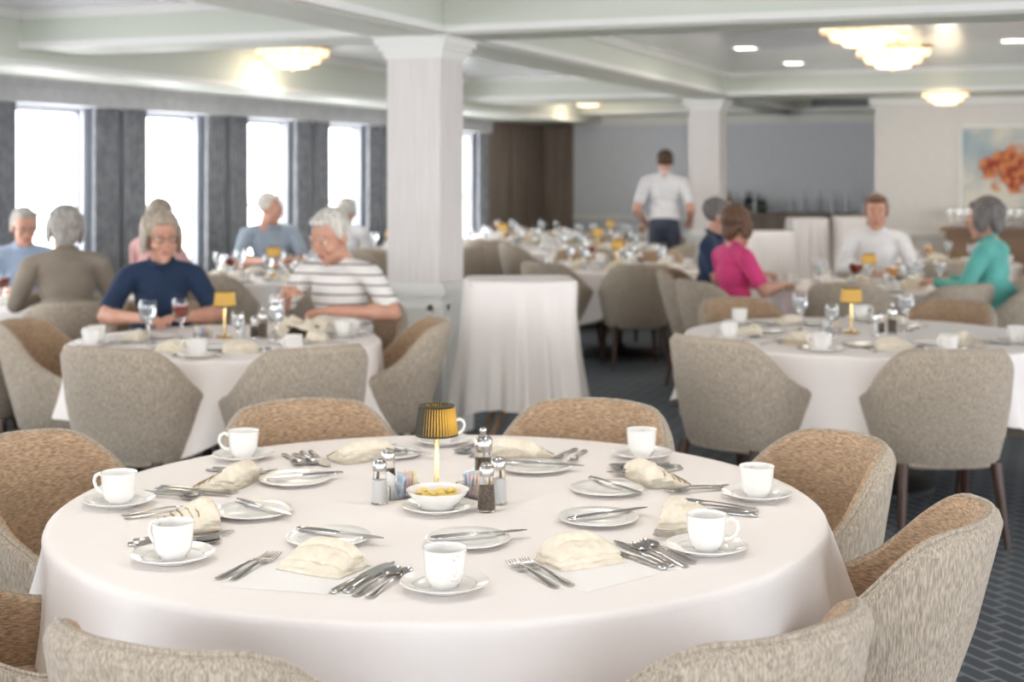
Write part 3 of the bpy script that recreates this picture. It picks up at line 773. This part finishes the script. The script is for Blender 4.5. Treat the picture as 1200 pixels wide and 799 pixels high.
def head_mesh(skin,lip,female):
    P_=Prims(); j=.92 if female else 1
    P_.ell((0,-.015,.035),(.073,.090,.082),'skin'); P_.ell((0,.018,-.02),(.060,.066,.085),'skin')
    P_.ell((0,.028,-.075),(.046*j,.048,.036),'skin'); P_.ell((0,.060,-.099),(.019,.017,.016),'skin')
    for s in (-1,1):
        P_.ell((s*.034,.056,-.028),(.026,.026,.028),'skin'); P_.ell((s*.040,.015,-.072),(.016,.03,.022),'skin')
        P_.ell((s*.077,-.008,-.004),(.008,.019,.032),'skin',Matrix.Rotation(s*.25,4,'Z')); P_.ell((s*.011,.094,-.03),(.0085,.010,.007),'skin')
        P_.cap((s*.016,.080,.026),.0085,(s*.048,.066,.026),.009,'skin')
        P_.cap((s*.022,.0835,.014),.005,(s*.042,.078,.013),.005,'skin')
        P_.cap((s*.022,.080,-.004),.005,(s*.042,.075,-.003),.005,'skin')
    P_.cap((0,.082,.018),.0075,(0,.103,-.022),.0115,'skin')
    P_.cap((-.018,.076,-.054),.006,(.018,.076,-.054),.006,'skin'); P_.cap((0,.083,-.055),.0055,(0,.083,-.055),.0056,'lip')
    P_.cap((-.017,.079,-.056),.0045,(.017,.079,-.056),.0045,'lip'); P_.cap((-.013,.079,-.066),.0055,(.013,.079,-.066),.0055,'lip')
    P_.cap((0,-.015,-.05),.050,(0,-.035,-.14),.049 if not female else .043,'skin')
    return P_.build('head',.0042,3,{'skin':skin,'lip':lip})
def hair_mesh(style,hm,seed):
    P_=Prims(); rnd=random.Random(seed)
    if style=='short':
        c=Vector((0,-.028,.044)); r=(.081,.089,.085)
        P_.ell(c,r,'h'); P_.ell((0,.030,.090),(.058,.044,.027),'h')
        for s in (-1,1): P_.ell((s*.071,-.025,.012),(.014,.04,.045),'h')
        n=110; lo=-.25;ln=.22;lr=.008
    elif style=='bob':
        c=Vector((0,-.03,.044)); r=(.090,.096,.090)
        P_.ell(c,r,'h'); P_.ell((0,.048,.086),(.052,.030,.025),'h'); P_.ell((0,-.072,-.02),(.070,.04,.075),'h')
        for s in (-1,1): P_.ell((s*.083,-.004,-.006),(.018,.050,.072),'h')
        n=120; lo=-.7;ln=.4;lr=.009
    else:
        c=Vector((0,-.028,.044)); r=(.082,.092,.086)
        P_.ell(c,r,'h'); P_.ell((0,.035,.09),(.055,.036,.024),'h'); P_.ell((0,-.12,.03),(.03,.03,.03),'h'); P_.cap((0,-.13,.02),.022,(0,-.15,-.06),.012,'h')
        for s in (-1,1): P_.ell((s*.072,-.015,.012),(.013,.04,.045),'h')
        n=70; lo=-.3;ln=.35;lr=.008
    for i in range(n):
        az=rnd.uniform(0,2*pi); el=rnd.uniform(lo,1.45)
        if sin(az)>.2 and el<.75: continue
        def pt(e,k): return (c.x+r[0]*k*cos(az)*cos(e),c.y+r[1]*k*sin(az)*cos(e),c.z+r[2]*k*sin(e))
        if sin(az)>.2 and el-ln<.55: continue
        P_.cap(pt(el,.98),lr,pt(el-ln,1.02),lr*.5,'h')
    return P_.build('hair',.0045,1,{'h':hm})
def hand_mesh(side,curl,skin):
    """wrist at origin, fingers +Y, palm -Z; side=+1 right hand (thumb toward -X)"""
    P_=Prims(); s=side
    P_.cap((0,-.03,0),.026,(0,.01,0),.024,'skin')
    for x in (-.026,-.009,.009,.026): P_.cap((x*.7,.012,0),.017,(x,.078,-.001),.0125,'skin')
    P_.ell((-s*.024,.03,-.008),(.017,.03,.014),'skin')
    lens=[.076,.085,.079,.060] ; xs=[-s*.030,-s*.010,s*.010,s*.029]; rs=[.0088,.0092,.0088,.0078]
    for x,Ln,rd in zip(xs,lens,rs):
        p=Vector((x,.080,0)); a=-curl*.5; fan=x*.9
        for k,fr in enumerate((.45,.31,.24)):
            q=p+Vector((sin(fan)*Ln*fr*cos(a),cos(a)*Ln*fr,sin(a)*Ln*fr)); r0=rd*(1-.12*k)
            P_.cap(p,r0,q,r0*.9,'skin'); p=q; a-=curl
    p=Vector((-s*.026,.018,-.008)); dirs=[(-s*.75,.6,-.25),(-s*.45,.85,-.35),(-s*.2,.9,-.4)]
    for d,l,rd in zip(dirs,(.036,.032,.025),(.013,.0105,.009)):
        q=p+Vector(d).normalized()*l; P_.cap(p,rd,q,rd*.88,'skin'); p=q
    return P_.build('hand',.0032,1,{'skin':skin})
SK=mat('skin_fair',(.64,.36,.26),.5,sss=.1,col2=(.59,.31,.22),cscale=18)
LIP=mat('lips',(.50,.20,.17),.45)
def hairmat(n,c): return mat(n,c,.55,col2=tuple(x*.6 for x in c),cscale=60,cstretch=(1,1,.3),bump=.6,bscale=120,bstretch=(1,1,.2))
def cloth_m(name,c,c2=None): return mat(name,c,.85,col2=c2 or tuple(x*.85 for x in c),cscale=8,bump=.5,bscale=9,sheen=.1)
HDM={};HM={}
def person(name,X,Y,face,shirt,hair,hstyle='short',female=False,pose='sit',lean=.12,hyaw=0,hpitch=-4,belly=1.0,scale=1.0,
           long_sleeve=False,pants=None,arms=None,glasses=False,curl=.5,seed=0,hs=1.08):
    E=bpy.data.objects.new(name,None); scn.collection.objects.link(E)
    E.location=W(X,Y); E.rotation_euler=(0,0,A+radians(face-90)); E.scale=(scale,)*3
    pants=pants or cloth_m('trousers_navy',(.05,.06,.09))
    dz=.43 if pose=='stand' else 0
    piv=.52+dz; cl,sl=cos(lean),sin(lean)
    def T(x,y,z):
        z+=dz; return (x,y*cl+(z-piv)*sl,piv+(z-piv)*cl-y*sl)
    RX=Matrix.Rotation(-lean,4,'X')
    P_=Prims(); fw=.9 if female else 1.0
    P_.ell((0,0,.565+dz),(.165*(1.03 if female else 1),.13,.115),'pants')
    P_.ell(T(0,.02,.63),(.160*belly,.125*belly,.10),'shirt',RX)
    P_.ell(T(0,.025,.72),(.150*belly,.125*belly,.13),'shirt',RX)
    P_.ell(T(0,.01,.90),(.160*fw,.112,.15),'shirt',RX)
    P_.ell(T(0,-.01,.985),(.168*fw,.092,.085),'shirt',RX)
    if female:
        for s in (-1,1): P_.ell(T(s*.07,.085,.88),(.062,.055,.062),'shirt',RX)
    for s in (-1,1):
        P_.cap(T(s*.04,-.015,1.055),.05,T(s*.165*fw,-.005,1.02),.06,'shirt')
        P_.cap(T(s*.02,-.01,1.065),.052,T(s*.04,-.01,1.06),.05,'shirt')
    P_.cap(T(0,.005,1.115),.050,T(0,.015,1.18),.047,'skin')
    hem=MB()
    # collar: smooth stand-up ring around the neck
    cr=[Vector(T(.064*cos(2*pi*k/24),.006+.062*sin(2*pi*k/24),1.098-.020*sin(2*pi*k/24))) for k in range(24)]
    hem.tube(cr,.0095,8,0,closed=True)
    if not female:
        cr=[Vector(T(.070*cos(2*pi*k/24),.004+.068*sin(2*pi*k/24),1.086-.024*sin(2*pi*k/24))) for k in range(24)]
        hem.tube(cr,.010,8,0,closed=True)
    def cuff(c,d,r,t=.006):
        d=Vector(d).normalized(); x=d.cross(Vector((0,0,1)) if abs(d.z)<.9 else Vector((1,0,0))).normalized(); y=d.cross(x)
        for off in (-.007,.0,.007):
            hem.tube([Vector(c)+d*off+(x*cos(2*pi*k/20)+y*sin(2*pi*k/20))*r for k in range(20)],t,8,0,closed=True)
    # legs
    for s in (-1,1):
        if pose=='sit':
            P_.cap((s*.085,.0,.555),.088,(s*.115,.42,.535),.064,'pants'); P_.cap((s*.115,.42,.53),.062,(s*.12,.40,.12),.046,'pants')
            P_.cap((s*.12,.40,.12),.036,(s*.12,.39,.06),.036,'skin')
            P_.cap((s*.12,.37,.042),.040,(s*.13,.53,.034),.034,'shoe')
        else:
            st=.10*s
            P_.cap((s*.085,0,.92),.090,(s*.095,st*.6+.02,.50),.062,'pants'); P_.cap((s*.095,st*.6+.02,.50),.060,(s*.10,st-.02,.12),.045,'pants')
            P_.cap((s*.10,st-.03,.042),.040,(s*.115,st+.14,.034),.034,'shoe')
    arms=arms or {}
    base=dz
    for s,key in ((1,'R'),(-1,'L')):
        sh=Vector(T(s*.195*fw,-.005,1.005))
        d=arms.get(key)
        if d: el,wr=Vector(d[0]),Vector(d[1])
        elif pose=='sit': el=Vector((s*.27,.10+lean*.3,.78)); wr=Vector((s*.10,.36+lean*.2,.80))
        else: el=Vector((s*.29,-.05,1.15)); wr=Vector((s*.25,.16,1.02))
        P_.cap(sh,.062,sh.lerp(el,.5),.058,'shirt')
        if long_sleeve:
            P_.cap(sh.lerp(el,.5),.057,el,.050,'shirt'); P_.cap(el,.049,el.lerp(wr,.85),.036,'shirt'); P_.cap(el.lerp(wr,.85),.028,wr,.027,'skin')
            cuff(el.lerp(wr,.92),wr-el,.029,.006)
        else:
            P_.cap(sh.lerp(el,.5),.058,sh.lerp(el,.58),.058,'shirt'); P_.cap(sh.lerp(el,.6),.048,el,.043,'skin'); P_.cap(el,.043,wr,.028,'skin')
            P_.cap(el,.043,el.lerp(wr,.35),.044,'skin')
            L_=(el-sh).length; cuff(sh.lerp(el,.58+.052/L_*.9),el-sh,.0505,.0085); cuff(sh.lerp(el,.58+.03/L_*.9),el-sh,.052,.0085)
        me=hand_mesh(s,curl,SK)
        f=(wr-el).normalized(); f=Vector((f.x*.8,f.y,f.z*.6)).normalized()
        x=f.cross(Vector((0,0,1))).normalized(); z=x.cross(f)
        Mx=Matrix((( x.x,f.x,z.x,wr.x),(x.y,f.y,z.y,wr.y),(x.z,f.z,z.z,wr.z),(0,0,0,1)))
        me.transform(Mx); obj('hand_'+('right' if s>0 else 'left'),me,parent=E)
    vox=.0085 if name in('seated_man_striped_polo','seated_woman_navy') else .011
    body=P_.build('body',vox,4,{'shirt':shirt,'skin':SK,'pants':pants,'shoe':M_black})
    obj('body',body,parent=E)
    obj('collar_and_cuffs',hem.mesh('collar_and_cuffs',[shirt]),parent=E)
    hp=Vector(T(0,.02,1.215+.05*(hs-1)))
    MH=Matrix.Translation(hp)@Matrix.Rotation(radians(hyaw),4,'Z')@Matrix.Rotation(radians(hpitch),4,'X')@Matrix.Scale(hs,4)
    hk=female
    if hk not in HDM: HDM[hk]=head_mesh(SK,LIP,female)
    h=obj('head',HDM[hk],parent=E); h.matrix_local=MH
    kk=(hstyle,hair.name)
    if kk not in HM: HM[kk]=hair_mesh(hstyle,hair,len(HM)+1)
    g=obj('hair',HM[kk],parent=E); g.matrix_local=MH
    mb=MB()
    for s in (-1,1):
        mb.ell((s*.031,.0705,.005),(.0125,.0125,.0125),0); mb.ell((s*.031,.0805,.005),(.0052,.0035,.0052),1)
        mb.tube([(s*.016,.089,.030),(s*.032,.085,.035),(s*.050,.072,.030)],[.0028,.0034,.002],6,2)
        if glasses:
            pts=[(s*.033+.022*cos(a),.094-.06*abs(.022*cos(a)+.0),.004+.016*sin(a)) for a in [2*pi*i/16 for i in range(17)]]
            mb.tube(pts,.0018,6,3); mb.tube([(s*.055,.092,.008),(s*.078,.06,.010),(s*.082,-.005,.008)],.0014,6,3)
    if glasses: mb.tube([(-.011,.094,.008),(0,.098,.011),(.011,.094,.008)],.0015,6,3)
    f=obj('eyes',mb.mesh('eyes',[M_eyew,M_iris,hair,M_lens_frame]),parent=E); f.matrix_local=MH
    return E
H_white=hairmat('hair_white',(.78,.74,.68)); H_gray=hairmat('hair_grey',(.50,.46,.42)); H_blond=hairmat('hair_greyblond',(.50,.42,.33)); H_brown=hairmat('hair_brown',(.10,.055,.03)); H_dkgray=hairmat('hair_darkgrey',(.22,.20,.19)); H_auburn=hairmat('hair_auburn',(.18,.09,.055))
S_strip=stripe_mat('polo_striped',(.80,.79,.77),(.26,.20,.19),.052,.20)
S_navy=cloth_m('tshirt_navy',(.012,.03,.075)); S_tan=cloth_m('jacket_tan',(.30,.25,.20)); S_lblue=cloth_m('shirt_lightblue',(.40,.50,.66)); S_pink=cloth_m('blouse_palepink',(.72,.42,.40))
S_hot=cloth_m('shirt_hotpink',(.72,.06,.22)); S_dnavy=cloth_m('polo_navy',(.02,.04,.09)); S_wht=cloth_m('shirt_white',(.82,.81,.82)); S_teal=cloth_m('cardigan_teal',(.14,.50,.44)); S_gb=cloth_m('shirt_greyblue',(.33,.40,.48))
man=(-.90,7.93); wom=(-1.95,7.9)
person('seated_man_striped_polo',*man,facing(man,(-1.25,7.05)),S_strip,H_white,'short',lean=.30,hyaw=-16,hpitch=-20,belly=1.12,scale=1.05,curl=.8,hs=1.14,
       arms={'R':((.31,.20,.80),(.13,.42,.92)),'L':((-.33,.16,.80),(-.08,.36,.82))},seed=1)
person('seated_woman_navy',*wom,facing(wom,(-1.7,7.0)),S_navy,H_blond,'bob',True,lean=.12,hyaw=12,hpitch=-6,belly=1.12,scale=1.02,glasses=True,hs=1.14,
       arms={'R':((.29,.14,.80),(.10,.36,.81)),'L':((-.29,.14,.80),(-.08,.36,.81))})
chair(man[0]+.11,man[1]+.25,facing(man,(-1.25,7.05))); chair(wom[0]-.08,wom[1]+.33,facing(wom,(-1.7,7.0)))
def P2(name,X,Y,tx,ty,*a,ch=True,**k):
    f=facing((X,Y),(tx,ty)); person(name,X,Y,f,*a,**k)
    if ch: r=radians(f); chair(X-.33*cos(r),Y-.33*sin(r),f)
P2('seated_man_tan_jacket',-2.62,8.40,-3.0,9.2,S_tan,H_gray,'bob',long_sleeve=True,belly=1.25,scale=1.04,lean=.2)
P2('seated_man_light_blue_shirt',-3.43,9.95,-2.95,9.1,S_lblue,H_gray,'short',hpitch=-12,glasses=True)
P2('seated_woman_pale_pink',-2.62,10.3,-2.0,11.3,S_pink,H_blond,'pony',female=True,hyaw=20,long_sleeve=True,scale=1.04)
P2('seated_man_grey_blue_shirt',-2.12,12.45,-1.85,11.3,S_gb,H_white,'short',hyaw=60,belly=1.1,scale=1.05)
P2('seated_man_distant',-1.62,13.6,-1.3,14.6,S_wht,H_white,'short',ch=False)
P2('seated_woman_hot_pink',1.50,9.9,2.5,10.3,S_hot,H_auburn,'bob',female=True,hyaw=10,lean=.1,hs=1.12)
P2('seated_man_navy_polo',1.46,10.75,2.5,10.4,S_dnavy,H_dkgray,'short',hyaw=10,scale=1.04)
P2('seated_man_white_shirt',2.93,11.45,2.7,10.4,S_wht,H_auburn,'short',hyaw=0,lean=.05,scale=1.04,long_sleeve=True,hs=1.12)
P2('seated_woman_teal_cardigan',3.30,9.62,2.6,10.15,S_teal,H_dkgray,'bob',female=True,long_sleeve=True,belly=1.3,hyaw=5,scale=1.05,hs=1.12)
person('waiter',1.66,15.5,75,S_wht,H_brown,'short',pose='stand',lean=.04,hyaw=15,scale=1.03,long_sleeve=False,hs=1.04)

# ---------------- light & camera ----------------
w=bpy.data.worlds.new('World'); scn.world=w; w.use_nodes=True
bg=w.node_tree.nodes['Background']; bg.inputs[0].default_value=(.97,.98,1,1); bg.inputs[1].default_value=8.8
cam=bpy.data.cameras.new('Camera'); co=bpy.data.objects.new('Camera',cam); scn.collection.objects.link(co)
co.location=(0,0,1.605); co.rotation_euler=(pi/2,0,A); cam.sensor_width=36; cam.lens=50; cam.shift_y=-199.5/1200
cam.clip_end=100
cam.dof.use_dof=True; cam.dof.focus_distance=3.1; cam.dof.aperture_fstop=3.2
scn.camera=co
print('faces',sum(len(m.polygons) for m in bpy.data.meshes))
